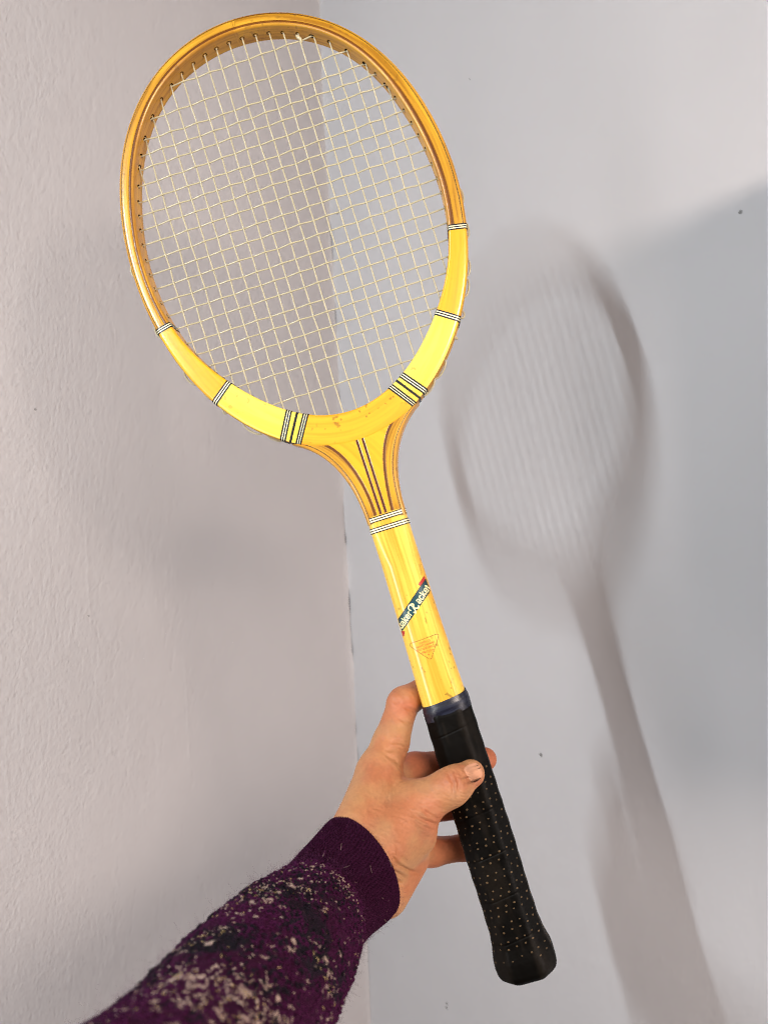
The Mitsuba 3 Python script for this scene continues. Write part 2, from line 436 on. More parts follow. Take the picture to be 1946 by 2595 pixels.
# ---- strings: 20 mains along the axis, 22 crosses, woven
MAINS = np.array([-94.9 + 9.72 * k for k in range(20)]) + rng.normal(0, 0.18, 20)
CROSSES = np.array([337.7, 318.9, 306.3, 296.0, 286.8, 275.5, 265.1, 254.8, 244.8, 234.0, 222.8, 212.1, 201.6, 191.0, 180.0, 169.4, 157.5, 147.2, 136.8, 126.3, 116.6, 97.0]) + rng.normal(0, 0.15, 22)
W_STR = -THICK / 2
SR, WEAVE = 0.53, 0.54
RING_IN = sg.Polygon(hoop_pt(C_IN, np.linspace(0, 2 * np.pi, 720, endpoint=False)))


def outward(v, f):
    v = v - v.mean(0)
    return f if np.einsum('ij,ij->', v[f[:, 0]], np.cross(v[f[:, 1]], v[f[:, 2]])) > 0 else f[:, ::-1]


def tube(pts, r, n=8, caps=True):
    pts = np.asarray(pts, float)
    t = np.gradient(pts, axis=0)
    t /= np.linalg.norm(t, axis=1, keepdims=True)
    ref = np.array([0.31, 0.22, 0.93])
    a = np.cross(t, ref)
    a /= np.linalg.norm(a, axis=1, keepdims=True)
    b = np.cross(t, a)
    th = np.arange(n) * 2 * np.pi / n
    r = np.broadcast_to(r, (len(pts),))
    v = pts[:, None] + r[:, None, None] * (np.cos(th)[None, :, None] * a[:, None] + np.sin(th)[None, :, None] * b[:, None])
    f = tri(grid_faces(len(pts), n, closed_m=True))
    return v.reshape(-1, 3), outward(v.reshape(-1, 3), f)


def span(p0, p1):
    g = sg.LineString([p0, p1]).intersection(RING_IN)
    c = np.array(g.coords)
    return c[0], c[-1]


HOLES = []                                            # (ring point, direction of the string)


def string_path(fixed, across, axis, phase):
    lo, hi = (60, 380) if axis else (-140, 140)
    bow = rng.normal(0, 0.35)
    p0, p1 = ((fixed, lo), (fixed, hi)) if axis else ((lo, fixed), (hi, fixed))
    e0, e1 = span(p0, p1)
    d = (e1 - e0) / np.linalg.norm(e1 - e0)
    HOLES.append((e0, -d))
    HOLES.append((e1, d))
    e0, e1 = e0 - d * 2.5, e1 + d * 2.5
    k = 1 if axis else 0
    inside = across[(across > e0[k] + 1) & (across < e1[k] - 1)]
    ys = np.unique(np.concatenate([np.linspace(e0[k], e1[k], 40), inside, inside - 1.6, inside + 1.6, inside - 3.2, inside + 3.2]))
    ys = ys[(ys >= e0[k]) & (ys <= e1[k])]
    idx = np.arange(len(across))
    order = np.argsort(across)
    sgn = np.array([1 if (phase + i) % 2 else -1 for i in idx])[order]
    xs = across[order]
    ctrl_x = np.concatenate([[e0[k]], inside[np.argsort(inside)], [e1[k]]])
    m = (xs > e0[k] + 1) & (xs < e1[k] - 1)
    ctrl_w = np.concatenate([[0], sgn[m] * WEAVE * (1 if not axis else -1), [0]])
    from scipy.interpolate import PchipInterpolator
    w = PchipInterpolator(ctrl_x, ctrl_w)(ys)
    t = (ys - e0[k]) / (e1[k] - e0[k])
    off = bow * np.sin(np.pi * t) + 0.16 * np.interp(ys, ctrl_x, np.concatenate([[0], rng.normal(0, 1, m.sum()), [0]]))
    pts = np.zeros((len(ys), 3))
    pts[:, k], pts[:, 1 - k], pts[:, 2] = ys, fixed + off, W_STR + w
    return pts


for i, x in enumerate(MAINS):
    v, f = tube(string_path(x, CROSSES, 1, i), SR)
    put('main_string', v, f, 'nylon')
for j, y in enumerate(CROSSES):
    v, f = tube(string_path(y, MAINS, 0, j), SR)
    put('cross_string', v, f, 'nylon')

# countersunk holes that the strings leave the hoop by, joined: a few pixels each
hv, hf, at = [], [], 0
lv, lf, lat = [], [], 0
ends = []
for p, d in HOLES:
    q = p - HC
    ph = math.atan2(-q[0], q[1])
    nrm = -q / np.linalg.norm(q)                       # towards the middle
    tan = np.array([-nrm[1], nrm[0]])
    for rr, out, prev in ((1.75, 0.05, 0), (1.15, 0.30, 1)):
        pass
    th = np.arange(14) * 2 * np.pi / 14
    rings = []
    for rr, out in ((1.9, -0.15), (1.7, 0.14), (1.25, 0.10), (0.95, -1.4)):
        xy = p + nrm * out + tan * rr * np.cos(th)[:, None]
        rings.append(np.concatenate([xy, (W_STR + rr * np.sin(th))[:, None]], 1))
    v = np.stack(rings).reshape(-1, 3)
    f = tri(grid_faces(4, 14, closed_m=True)) + at
    hv.append(v)
    hf.append(f)
    at += len(v)
    ends.append(ph % (2 * np.pi))
put('string_hole', np.vstack(hv), np.vstack(hf), 'hole_dark', kind='stuff', label='small dark string holes along the inside of the hoop')

# the string runs outside the hoop from hole to hole, in bulging loops
ends = np.sort(np.array(ends))
for a, b in zip(ends[::2], ends[1::2]):
    if b - a > 0.25 or bridge_zone((a + b) / 2) > 0.3:
        continue
    t = np.linspace(0, 1, 12)
    ph = a + (b - a) * t
    po = hoop_pt(C_OUT, ph)
    nrm = po - HC
    nrm /= np.linalg.norm(nrm, axis=1, keepdims=True)
    bulge = 0.1 + rng.uniform(0.7, 2.3) * np.sin(np.pi * t) ** 0.6
    xy = po + nrm * (bulge - 0.9 * np.abs(2 * t - 1) ** 6)[:, None]
    v, f = tube(np.concatenate([xy, np.full((12, 1), W_STR + rng.uniform(-1.2, 1.2))], 1), 0.68)
    lv.append(v)
    lf.append(f + lat)
    lat += len(v)
put('string_loop', np.vstack(lv), np.vstack(lf), 'nylon', kind='stuff', label='clear string loops bulging along the outside of the hoop')
kn = [(73.5, 118.5, -7.5), (74.6, 115.0, -6.0), (72.8, 111.2, -5.6), (70.0, 108.6, -6.4)]
v, f = tube(kn, [0.9, 1.1, 0.8, 0.7])
put('string_knot', v, f, 'nylon', label='loose knotted string end inside the lower right of the hoop')
kn = [(39.5, 341.5, -9), (40.2, 338.6, -7.4), (41.4, 337.6, -7.9), (41.6, 335, -8.6)]
v, f = tube(kn, [0.8, 1.3, 1.2, 0.7])
put('string_knot', v, f, 'nylon', label='string knot at the top of the hoop')


# ---- throat
def resample(pts, n, smooth=True):
    from scipy.interpolate import splprep, splev
    pts = np.asarray(pts, float)
    tck, _ = splprep(pts.T, s=0.6 if smooth else 0, k=3)
    return np.array(splev(np.linspace(0, 1, n), tck)).T


NT = 44
OUT_L = resample([(-47.5, 65.2), (-41.9, 61.2), (-35.8, 56.2), (-29.2, 49.6), (-23.5, 41.5), (-19.8, 31.5), (-16.5, 20.1), (-14.4, 9.0), (-13.7, -4)], NT)
OUT_R = resample([(44.6, 66.2), (38.5, 62.8), (32.8, 56.4), (26.5, 48.8), (22.0, 42.0), (18.3, 33.1), (15.9, 23.7), (14.3, 11.5), (13.6, -4)], NT)
THIN_L = resample([(-43, 64.0), (-32.3, 57.3), (-25.8, 49.7), (-21.6, 43.0), (-17.0, 31.6), (-14.1, 21.5), (-12.3, 11.1), (-11.6, -4)], NT)
THIN_R = resample([(40.5, 65.5), (32.0, 58.6), (24.0, 49.8), (18.0, 41.2), (14.7, 30.8), (12.6, 18.7), (11.6, 8.1), (11.1, -4)], NT)
LAM_L = resample([(-32, 61.5), (-24.0, 57.0), (-18.3, 48.3), (-12.8, 37.8), (-9.4, 27.0), (-7.6, 16.9), (-6.9, 6.4), (-6.7, -4)], NT)
LAM_R = resample([(29, 62.5), (20.6, 56.9), (14.5, 46.2), (10.1, 34.7), (7.4, 21.9), (6.0, 10.7), (5.5, 2.3), (5.3, -4)], NT)


def shift(c, d):
    t = np.gradient(c, axis=0)
    t /= np.linalg.norm(t, axis=1, keepdims=True)
    return c + np.stack([-t[:, 1], t[:, 0]], 1) * np.broadcast_to(d, (len(c),))[:, None]


def slab(name, A, B, mat, lab, roundA=0.0, lift=0.0, depth=None):
    n = len(A)
    wid = np.linalg.norm(A - B, axis=1)

    def profile(i):
        # no deeper rounding than the piece is wide
        R = min(roundA, wid[i] * 0.9)
        fs = np.linspace(0, 1, 6) if not roundA else np.concatenate([np.array([0, .04, .12, .25, .45, .7, 1.0]) * R / wid[i], np.linspace(R / wid[i], 1, 4)[1:]])
        w = np.array([-(R - math.sqrt(max(R * R - (R - min(x * wid[i], R)) ** 2, 0))) if roundA else 0.0 for x in fs]) + lift
        if not roundA:
            w[[0, -1]] -= 0.10
        else:
            w[-1] -= 0.10
        D = depth if depth else THICK + 3.0 * i / n
        top = [(x, 0, y) for x, y in zip(fs, w)]
        bot = [(x, 0, -D - (y if depth is None else 0)) for x, y in zip(fs[::-1], w[::-1])]
        return [top, [top[-1], bot[0]], bot, [bot[-1], top[0]]]
    v, f, uv = solid_strip(A, B, profile)
    f = tri(f)
    # outward orientation
    c = trimesh.Trimesh(v, f, process=False)
    if c.volume < 0:
        f = f[:, ::-1]
    put(name, v, f, mat, uv=uv, label=lab)


slab('throat_lamination', OUT_L, shift(THIN_L, -.28), 'varnished_amber', 'outermost amber layer of the throat on the left', roundA=1.7)
slab('throat_seam', shift(THIN_L, -.28), shift(THIN_L, .28), 'dark_seam', 'thin dark line in the throat on the left', lift=-.12)
slab('throat_lamination', shift(THIN_L, .28), shift(LAM_L, np.linspace(-.9, -1.15, NT)), 'varnished_gold', 'golden layer of the throat on the left')
slab('throat_lamination', shift(LAM_L, np.linspace(-.9, -1.15, NT)), shift(LAM_L, np.linspace(.9, 1.15, NT)), 'walnut', 'curved dark brown layer of the throat on the left', lift=-.10)
slab('throat_lamination', OUT_R, shift(THIN_R, .22), 'varnished_amber', 'outermost amber layer of the throat on the right', roundA=1.7)
slab('throat_seam', shift(THIN_R, .22), shift(THIN_R, -.22), 'dark_seam', 'thin dark line in the throat on the right', lift=-.12)
slab('throat_lamination', shift(THIN_R, -.22), shift(LAM_R, np.linspace(.9, 1.1, NT)), 'varnished_gold', 'golden layer of the throat on the right')
slab('throat_lamination', shift(LAM_R, np.linspace(.9, 1.1, NT)), shift(LAM_R, np.linspace(-.9, -1.1, NT)), 'walnut', 'curved dark brown layer of the throat on the right', lift=-.10)
slab('throat_wedge', shift(LAM_L, np.linspace(.9, 1.15, NT)), shift(LAM_R, np.linspace(-.9, -1.1, NT)), 'honey_veneer', 'yellow wedge in the middle of the throat')
for x0, x1 in ((-3.7, -2.8), (0.5, 0.8)):
    c = np.stack([np.linspace(x0, x1, 12), np.linspace(56, -2, 12)], 1)
    slab('inlay_stripe', c - [0.92, 0], c + [0.92, 0], 'mahogany', 'dark mahogany stripe inlaid %s of the throat wedge' % ('left of the middle' if x0 < 0 else 'right of the middle'), lift=0.10, depth=0.6)


# ---- shaft, grip
def section(kind, n=72):
    """unit outline (half width 1, half depth 1) as a function of angle, from the front, sampled evenly along its length"""
    if kind == 'shaft':
        t = np.linspace(0, 2 * np.pi, 400, endpoint=False)
        p = sg.Polygon(np.stack([np.sign(np.cos(t)) * np.abs(np.cos(t)) ** (2 / 2.7), np.sign(np.sin(t)) * np.abs(np.sin(t)) ** (2 / 2.7)], 1))
    else:
        p = sg.Polygon([(-1, -.46), (-.52, -1), (.52, -1), (1, -.46), (1, .46), (.52, 1), (-.52, 1), (-1, .46)]).buffer(-.34).buffer(.34, quad_segs=16)
    e = p.exterior
    pts = np.array([e.interpolate(t, normalized=True).coords[0] for t in np.linspace(0, 1, n, endpoint=False)])
    if np.sum(pts[:, 0] * np.roll(pts[:, 1], -1) - np.roll(pts[:, 0], -1) * pts[:, 1]) < 0:
        pts = pts[::-1]
    b = p.bounds
    return pts / np.array([b[2], b[3]])


SEC_S, SEC_G = section('shaft', 96), section('grip', 120)


def shaft_section(v):
    """the shaft is boxy where it leaves the throat and rounder below"""
    n = np.interp(v, [-34, 0], [2.7, 6.0])
    r = np.linalg.norm(SEC_S, axis=1)
    c = SEC_S / r[:, None]
    return c / (np.abs(c[:, :1]) ** n + np.abs(c[:, 1:]) ** n) ** (1 / n)



def shaft_dims(v):
    """centre u, half width, centre w, half depth at height v"""
    cu = np.interp(v, [-150, -72, 0], [0.35, 0.1, -0.05])
    a = np.interp(v, [-140, -72, -30, 4], [15.75, 14.2, 13.6, 13.55])
    return cu, a, np.interp(v, [-140, 0], [-10.6, -9.9]), np.interp(v, [-140, 0], [12.0, 10.2])


def loft(vs, sec, dims, cap=True):
    rows = []
    for v in vs:
        cu, a, cw, b = dims(v)
        q = sec(v) if callable(sec) else sec
        rows.append(np.stack([cu + a * q[:, 0], np.full(len(q), v), cw + b * q[:, 1]], 1))
    V = np.stack(rows)
    n, m = V.shape[:2]
    per = np.concatenate([[0], np.cumsum(np.linalg.norm(np.diff(V[0][:, [0, 2]], axis=0), axis=1))])
    per = np.append(per, per[-1] + 0.9)
    V = np.concatenate([V, V[:, :1]], 1)
    uv = np.stack([np.repeat(-np.asarray(vs)[:, None], m + 1, 1), np.repeat(per[None], n, 0)], -1) * .001
    f = grid_faces(n, m + 1)
    if np.array_equal(outward(V.reshape(-1, 3), tri(f)), tri(f)):
        return V.reshape(-1, 3), f, uv.reshape(-1, 2)
    return V.reshape(-1, 3), f[:, ::-1], uv.reshape(-1, 2)


v, f, uv = loft(np.linspace(1.0, -139, 70), shaft_section, shaft_dims)
put('shaft', v, tri(f), 'shaft_ash', uv=uv, label='pale yellow varnished wooden shaft with grain and scratches')


def shaft_w(u, vv):
    """height of the shaft's front surface"""
    cu, a, cw, b = shaft_dims(vv)
    top = SEC_S[SEC_S[:, 1] > -0.05]
    o = np.argsort(top[:, 0])
    x = np.clip((u - cu) / a, -1, 1)
    return cw + b * np.interp(x, top[o, 0], top[o, 1])


def shaft_ring(name, v0, v1, lift, mat, parent=RACKET, **lab):
    rows = []
    for vv, l in ((v0, -0.3), (v0, lift), (v1, lift), (v1, -0.3)):
        cu, a, cw, b = shaft_dims(vv)
        q = shaft_section(vv)
        rows.append(np.stack([cu + (a + l) * q[:, 0], np.full(len(q), vv), cw + (b + l) * q[:, 1]], 1))
    V = np.stack(rows)
    parts = [(V[i:i + 2].reshape(-1, 3), grid_faces(2, len(SEC_S), closed_m=True), np.zeros((2 * len(SEC_S), 2))) for i in range(3)]
    a_, b_, c_ = join(parts)
    return put(name, a_, outward(a_, tri(b_)), mat, uv=c_, parent=parent, **lab)


for top, lab in ((0.4, 'upper black and cream thread binding round the neck of the racket'), (-6.8, 'lower black and cream thread binding round the neck of the racket')):
    k = shaft_ring('binding', top, top - 3.7, 0.30, 'cream_thread', label=lab)
    for d in (0.3, 1.85, 3.4):
        shaft_ring('thread', top - d + .34, top - d - .34, 0.44, 'black_thread', parent=k)


def on_shaft(name, poly, mat, lift, parent=RACKET, **lab):
    """a flat print laid on the shaft's front: a plan polygon, cut small and draped"""
    vs, fs, at = [], [], 0
    for g in getattr(poly, 'geoms', [poly]):
        if g.area < 1e-4:
            continue
        v2, f2 = trimesh.creation.triangulate_polygon(g, engine='earcut')
        v3, f3 = trimesh.remesh.subdivide_to_size(np.c_[v2, np.zeros(len(v2))], f2, 1.3)
        vs.append(v3[:, :2])
        fs.append(f3 + at)
        at += len(v3)
    v2, f = np.vstack(vs), np.vstack(fs)
    a, b, c = v2[f[:, 0]], v2[f[:, 1]], v2[f[:, 2]]
    f = np.where((((b - a)[:, 0] * (c - a)[:, 1] - (b - a)[:, 1] * (c - a)[:, 0]) < 0)[:, None], f[:, ::-1], f)
    v = np.c_[v2, [shaft_w(x, y) + lift for x, y in v2]]
    return put(name, v, f, mat, smooth=True, uv=v2 * .001, parent=parent, **lab)


def letters(text, height, at, ang, width=None, bold=False, shear=0.0):
    m = meshkit.text_mesh(text, height, 1.0, bold)
    flat = shapely.union_all([sg.Polygon(m.vertices[t][:, :2]) for t, n in zip(m.faces, m.face_normals) if n[2] > .9])
    if width:
        flat = shapely.affinity.scale(flat, width / (flat.bounds[2] - flat.bounds[0]), 1, origin=(flat.bounds[0], 0))
    if shear:
        flat = shapely.affinity.skew(flat, shear, origin=(0, 0))
    flat = shapely.affinity.translate(flat, -flat.bounds[0], 0)
    flat = shapely.affinity.rotate(flat, ang, origin=(0, 0))
    return shapely.affinity.translate(flat, *at).buffer(0)


def script_r(at, ang, h):
    """the swash capital R of the decal, drawn with a broad pen"""
    strokes = [([(.58, .98), (.50, .62), (.38, .22), (.20, -.06), (.0, -.10), (-.08, .04), (.02, .12)], .095),
               ([(-.02, .62), (-.14, .66), (-.14, .82), (.06, 1.0), (.42, 1.08), (.80, 1.02), (.92, .80), (.76, .58), (.44, .49)], .08),
               ([(.46, .47), (.60, .26), (.74, .06), (.96, -.02), (1.12, .10)], .095)]
    g = shapely.union_all([sg.LineString(resample(p, 24)).buffer(r) for p, r in strokes])
    g = shapely.affinity.scale(g, h * 0.82, h, origin=(0, 0))
    return shapely.affinity.translate(shapely.affinity.rotate(g, ang, origin=(0, 0)), *at).buffer(0)


SHAFT_FRONT = sg.Polygon([(-13.9, -5), (13.6, -5), (14.1, -70), (15.0, -130), (-14.8, -130), (-14.0, -70)])
band = sg.Polygon([(-15, -72.3), (8.0, -53.7), (15, -48.6), (15, -57.8), (-15, -81.2)]).intersection(SHAFT_FRONT)
dk = on_shaft('ribbon_decal', band, 'decal_edge', 0.05, label='slanting green ribbon decal with cream lettering and red tips on the shaft')
inner = sg.Polygon([(-15, -73.1), (8.0, -54.5), (15, -49.4), (15, -57.0), (-15, -80.4)]).intersection(SHAFT_FRONT)
on_shaft('green_field', inner, 'decal_green', 0.08, parent=dk)
on_shaft('red_tip', sg.Polygon([(8.3, -53.6), (7.1, -51.9), (15, -46.0), (15, -48.7)]).intersection(SHAFT_FRONT), 'decal_red', 0.06, parent=dk)
on_shaft('red_tip', sg.Polygon([(-13.0, -79.4), (-10.9, -79.9), (-12.4, -82.6), (-15, -84.5), (-15, -81.0)]).intersection(SHAFT_FRONT), 'decal_red', 0.06, parent=dk)
words = shapely.union_all([letters('Quaker', 4.5, (-15.8, -80.6), 38.2, 17.2, True), script_r((-0.6, -69.6), 38.2, 5.6), letters('acket', 4.6, (4.3, -65.0), 38.2, 13.0, True)])
on_shaft('lettering', words.intersection(SHAFT_FRONT), 'print_cream', 0.12, parent=dk, label='cream lettering Quaker Racket')
tri_shape = sg.Polygon([(-10.6, -89.4), (9.9, -88.2), (0.2, -102.0)]).buffer(-0.6).buffer(1.5)
on_shaft('maker_mark', tri_shape.difference(tri_shape.buffer(-0.42)), 'print_brown', 0.05, label='small triangular maker mark printed on the shaft')
mark = RACKET + '__maker_mark'
lines = [letters('HERSTELLER', 1.35, (-4.1, -90.95), 0.4, 7.9, True), letters('HEINRICH HAMMER', 1.35, (-6.7, -93.1), 1.6, 12.9, True), letters('SPORTGERÄTEFABRIK', 1.35, (-6.9, -95.3), 1.4, 12.9, True), letters('ERBACH-ULM', 1.35, (-4.1, -97.5), 0.4, 8.0, True),
         sg.Point(-0.1, -99.1).buffer(0.42)]
on_shaft('lettering', shapely.union_all(lines), 'print_red', 0.05, parent=mark, label='small red printed lines of lettering')

# ---- collar and grip
def collar_dims(v):
    cu, a, cw, b = shaft_dims(v)
    x = (-131.5 - v) / 10.5
    g = 0.35 + 0.75 * np.clip(x * 3, 0, 1) - 0.10 * np.sin(x * 9)
    return cu + .25, a + g, cw, b + g


def tilt(v, k=0.105):                               # the tape was wound on at a slant
    out = v.copy()
    out[:, 1] += k * v[:, 0]
    return out


scene['collar_tape'] = {'type': 'principled', 'base_color': proc(lambda p, n, uv: mix((0.003, 0.004, 0.014), (0.011, 0.014, 0.030), smoothstep(.4, .7, fbm(uv.x * 900, uv.y * 120, 2, 3)))), 'roughness': 0.33, 'specular': 0.5, 'clearcoat': 0.3}


def grip_bump(p, n, uv):
    # windings of the leather strip: uv.x = metres down the grip, uv.y = metres round it
    turn = (uv.x - 0.16 * uv.y) / 0.0285
    ph = turn - dr.floor(turn)
    seam = smoothstep(0.0, 0.035, ph) * (1 - smoothstep(0.965, 1.0, ph))
    return 0.00032 * seam + 0.00010 * ph + 0.00010 * fbm(uv.x * 1500, uv.y * 1500, 1, 3) + 0.0005 * noise(uv.x * 130, uv.y * 130, 6)


def grip_col(p, n, uv):
    wear = smoothstep(0.5, 0.75, fbm(uv.x * 40, uv.y * 160, 3, 3))
    return mix((0.0020, 0.0016, 0.0012), (0.0075, 0.0056, 0.0040), wear)


scene['grip_leather'] = {'type': 'bumpmap', 'arbitrary': proc(grip_bump, 2e-4), 'scale': 1.0,
                         'bsdf': {'type': 'principled', 'base_color': proc(grip_col), 'roughness': proc(lambda p, n, uv: 0.40 + 0.16 * fbm(uv.x * 300, uv.y * 300, 9, 2)), 'specular': 0.12}}
scene['hole_tan'] = {'type': 'principled', 'base_color': rgb(0.135, 0.08, 0.033), 'roughness': 0.6}
G_V = [-139, -141, -163, -206, -237, -270, -292, -300, -305, -309, -314, -319, -322, -324.5, -325.4]
G_A = [15.9, 16.5, 16.7, 17.45, 17.8, 17.3, 17.6, 18.4, 19.5, 20.5, 20.9, 20.4, 19.2, 16.6, 13.5]
G_B = [12.6, 13.3, 13.8, 14.2, 14.4, 14.4, 14.6, 15.2, 16.0, 16.8, 17.1, 16.8, 15.8, 13.6, 11]


def grip_dims(v):
    a = np.interp(v, G_V[::-1], G_A[::-1])
    b = np.interp(v, G_V[::-1], G_B[::-1])
    wob = 0.13 * math.sin(v * 0.44) * (1 if v > -300 else 0)
    return np.interp(v, [-325, -270, -206, -163, -140], [0.6, 0.3, 0.15, 0.45, 0.45]), a + wob, -10.8, b + wob * .5


vs = np.concatenate([np.linspace(-139, -298, 90), np.linspace(-300, -325.4, 26)])
v, f, uv = loft(vs, SEC_G, grip_dims)
end = len(v)
c = np.array([[0.6, -325.9, -10.8]])
last = np.arange(end - 121, end)
capf = outward(np.vstack([v, c]), np.vstack([tri(f), np.stack([last[:-1], last[1:], np.full(120, end)], 1)]))[len(tri(f)):]
capf = np.stack([last[1:], last[:-1], np.full(120, end)], 1)
put('grip', np.vstack([v, c]), np.vstack([tri(f), capf]), 'grip_leather', uv=np.vstack([uv, [[.3259, 0.05]]]), label='black perforated leather grip with a flared butt')
v, f, uv = loft(np.linspace(-131.6, -142.5, 16), SEC_S, collar_dims)
put('collar', tilt(v), tri(f), 'collar_tape', uv=uv, label='shiny blue black tape collar at the top of the grip')

# perforations: small rows along the windings, each a little tan cup
gv, gf, at = [], [], 0
per_sec = SEC_G * [17.4, 14.4]
pl = np.concatenate([[0], np.cumsum(np.linalg.norm(np.diff(np.vstack([per_sec, per_sec[:1]]), axis=0), axis=1))])
N_ROUND = 18
for turn in range(-2, 14):
    for row in range(2):
        for q in range(N_ROUND):
            s = (q + 0.22 * row) * pl[-1] / N_ROUND + rng.normal(0, .25)
            vv = -181.0 - turn * 11.3 - row * 4.3 - 0.16 * s + rng.normal(0, .3)
            s2 = s % pl[-1]
            if not (-309 < vv < -182):
                continue
            k = np.interp(s2, pl, np.arange(len(pl)))
            i0 = int(k) % 120
            cu, a, cw, b = grip_dims(vv)
            p0, p1 = SEC_G[i0] * [a, b], SEC_G[(i0 + 1) % 120] * [a, b]
            p = p0 + (p1 - p0) * (k - int(k))
            t = (p1 - p0) / np.linalg.norm(p1 - p0)
            nrm = np.array([t[1], -t[0]])
            if nrm @ p < 0:
                nrm = -nrm
            th = np.arange(9) * 2 * np.pi / 9
            R = rng.uniform(0.34, 0.60)
            rows = []
            for rr, o in ((R + .25, -0.05), (R, 0.10), (R * .75, 0.02), (0.02, -0.03)):
                uw = p + t * (rr * np.cos(th))[:, None] + nrm * o
                rows.append(np.stack([cu + uw[:, 0], vv + 0.85 * rr * np.sin(th), cw + uw[:, 1]], 1))
            v = np.stack(rows).reshape(-1, 3)
            gv.append(v)
            gf.append(tri(grid_faces(4, 9, closed_m=True)) + at)
            at += len(v)
put('perforation', np.vstack(gv), np.vstack(gf), 'hole_tan', kind='stuff', label='rows of small tan perforations in the grip leather')


# ------------------------------------------------------------------ the hand: one continuous surface from a blended field (millimetres, camera axes)
def capsule(P, a, b, ra, rb):
    a, b = np.array(a, float), np.array(b, float)
    ab = b - a
    t = np.clip(((P - a) @ ab) / (ab @ ab), 0, 1)
    return np.linalg.norm(P - a - t[..., None] * ab, axis=-1) - (ra + (rb - ra) * t)


def smin(a, b, k):
    h = np.clip(0.5 + 0.5 * (b - a) / k, 0, 1)
    return b * (1 - h) + a * h - k * h * (1 - h)


THUMB = [((-4, -205, 463), 16.5), ((20.0, -189.0, 489), 15.0), ((42.5, -176.8, 490), 11.2), ((57.0, -171.6, 500.5), 9.0)]
INDEX = [((-17, -193.5, 466), 15), ((-3.5, -173, 506), 14.2), ((4.6, -157, 519), 12.0), ((13.6, -133.5, 534), 10.5), ((31.5, -127.0, 547.5), 9.6), ((42, -122.5, 551), 8.4)]
MIDDLE = [((-12.6, -205, 478), 14.5), ((4, -191, 528), 13), ((22, -184.5, 549), 10.8), ((53, -183, 556), 9.6), ((72.6, -177.5, 548), 8.2)]
RING = [((-6.8, -217, 485), 14.5), ((8, -211, 534), 12.5), ((30, -215, 553), 10.2), ((58, -215, 559), 9.2), ((73, -211, 551), 8)]
PINKY = [((-1, -230, 488), 13.5), ((12.5, -238, 531), 12), ((35, -243.5, 547), 9.7), ((59, -243.5, 554), 8.7), ((70, -240, 551), 7.6)]
F_PX = 1650.0                                          # folds are drawn as lines on the front of the hand: direction (x/z, y/z) * F_PX
FOLDS = [([(965, 1664), (978, 1690), (981, 1722)], 1.0, 500), ([(978, 1660), (992, 1690), (991, 1718)], .9, 500), ([(986, 1661), (1000, 1684)], .6, 500),
         ([(903, 1568), (880, 1560), (862, 1552)], .5, 540), ([(905, 1543), (888, 1532), (872, 1528)], .8, 540), ([(848, 1512), (856, 1518), (866, 1510)], .6, 540),
         ([(885, 1612), (862, 1603), (845, 1605)], .8, 520), ([(884, 1628), (858, 1618), (836, 1622)], .7, 520),
         ([(868, 1660), (855, 1642), (832, 1630)], .6, 510), ([(878, 1672), (862, 1652)], .7, 510), ([(890, 1690), (872, 1668), (862, 1650)], .9, 515),
         ([(941, 1783), (918, 1774), (893, 1757)], 1.3, 505), ([(936, 1795), (912, 1786), (896, 1775)], .9, 505), ([(940, 1768), (925, 1760), (912, 1746)], .7, 505), ([(930, 1812), (905, 1800)], .6, 505),
         ([(845, 1843), (858, 1868), (884, 1884), (905, 1888)], 1.3, 500), ([(838, 1860), (852, 1885), (876, 1898)], 1.0, 500), ([(850, 1905), (872, 1912)], .8, 500), ([(858, 1828), (866, 1852), (880, 1868)], .6, 500)]
FOLDS = [([((x - 829.5), -(y - 1106)) for x, y in line], d, z) for line, d, z in FOLDS]


def fold_depth(P):
    x, y = P[..., 0] / P[..., 2] * F_PX, P[..., 1] / P[..., 2] * F_PX
    out_ = np.zeros(x.shape)
    for line, depth, zmax in FOLDS:
        L = len(line) - 1
        for k, (a, b) in enumerate(zip(line[:-1], line[1:])):
            ax_, ay_ = b[0] - a[0], b[1] - a[1]
            t = np.clip(((x - a[0]) * ax_ + (y - a[1]) * ay_) / (ax_ ** 2 + ay_ ** 2), 0, 1)
            dist = np.hypot(x - a[0] - t * ax_, y - a[1] - t * ay_)
            fade = np.clip(2.4 * np.minimum(k + t, L - k - t) / L + 0.25, 0, 1)
            out_ = np.maximum(out_, depth * fade * np.exp(-(dist / 4.2) ** 2) * (P[..., 2] < zmax))
    return out_


def blend_chain(P, chain, k):
    d = None
    for (a, ra), (b, rb) in zip(chain[:-1], chain[1:]):
        c = capsule(P, a, b, ra, rb)
        d = c if d is None else smin(d, c, k)
    return d


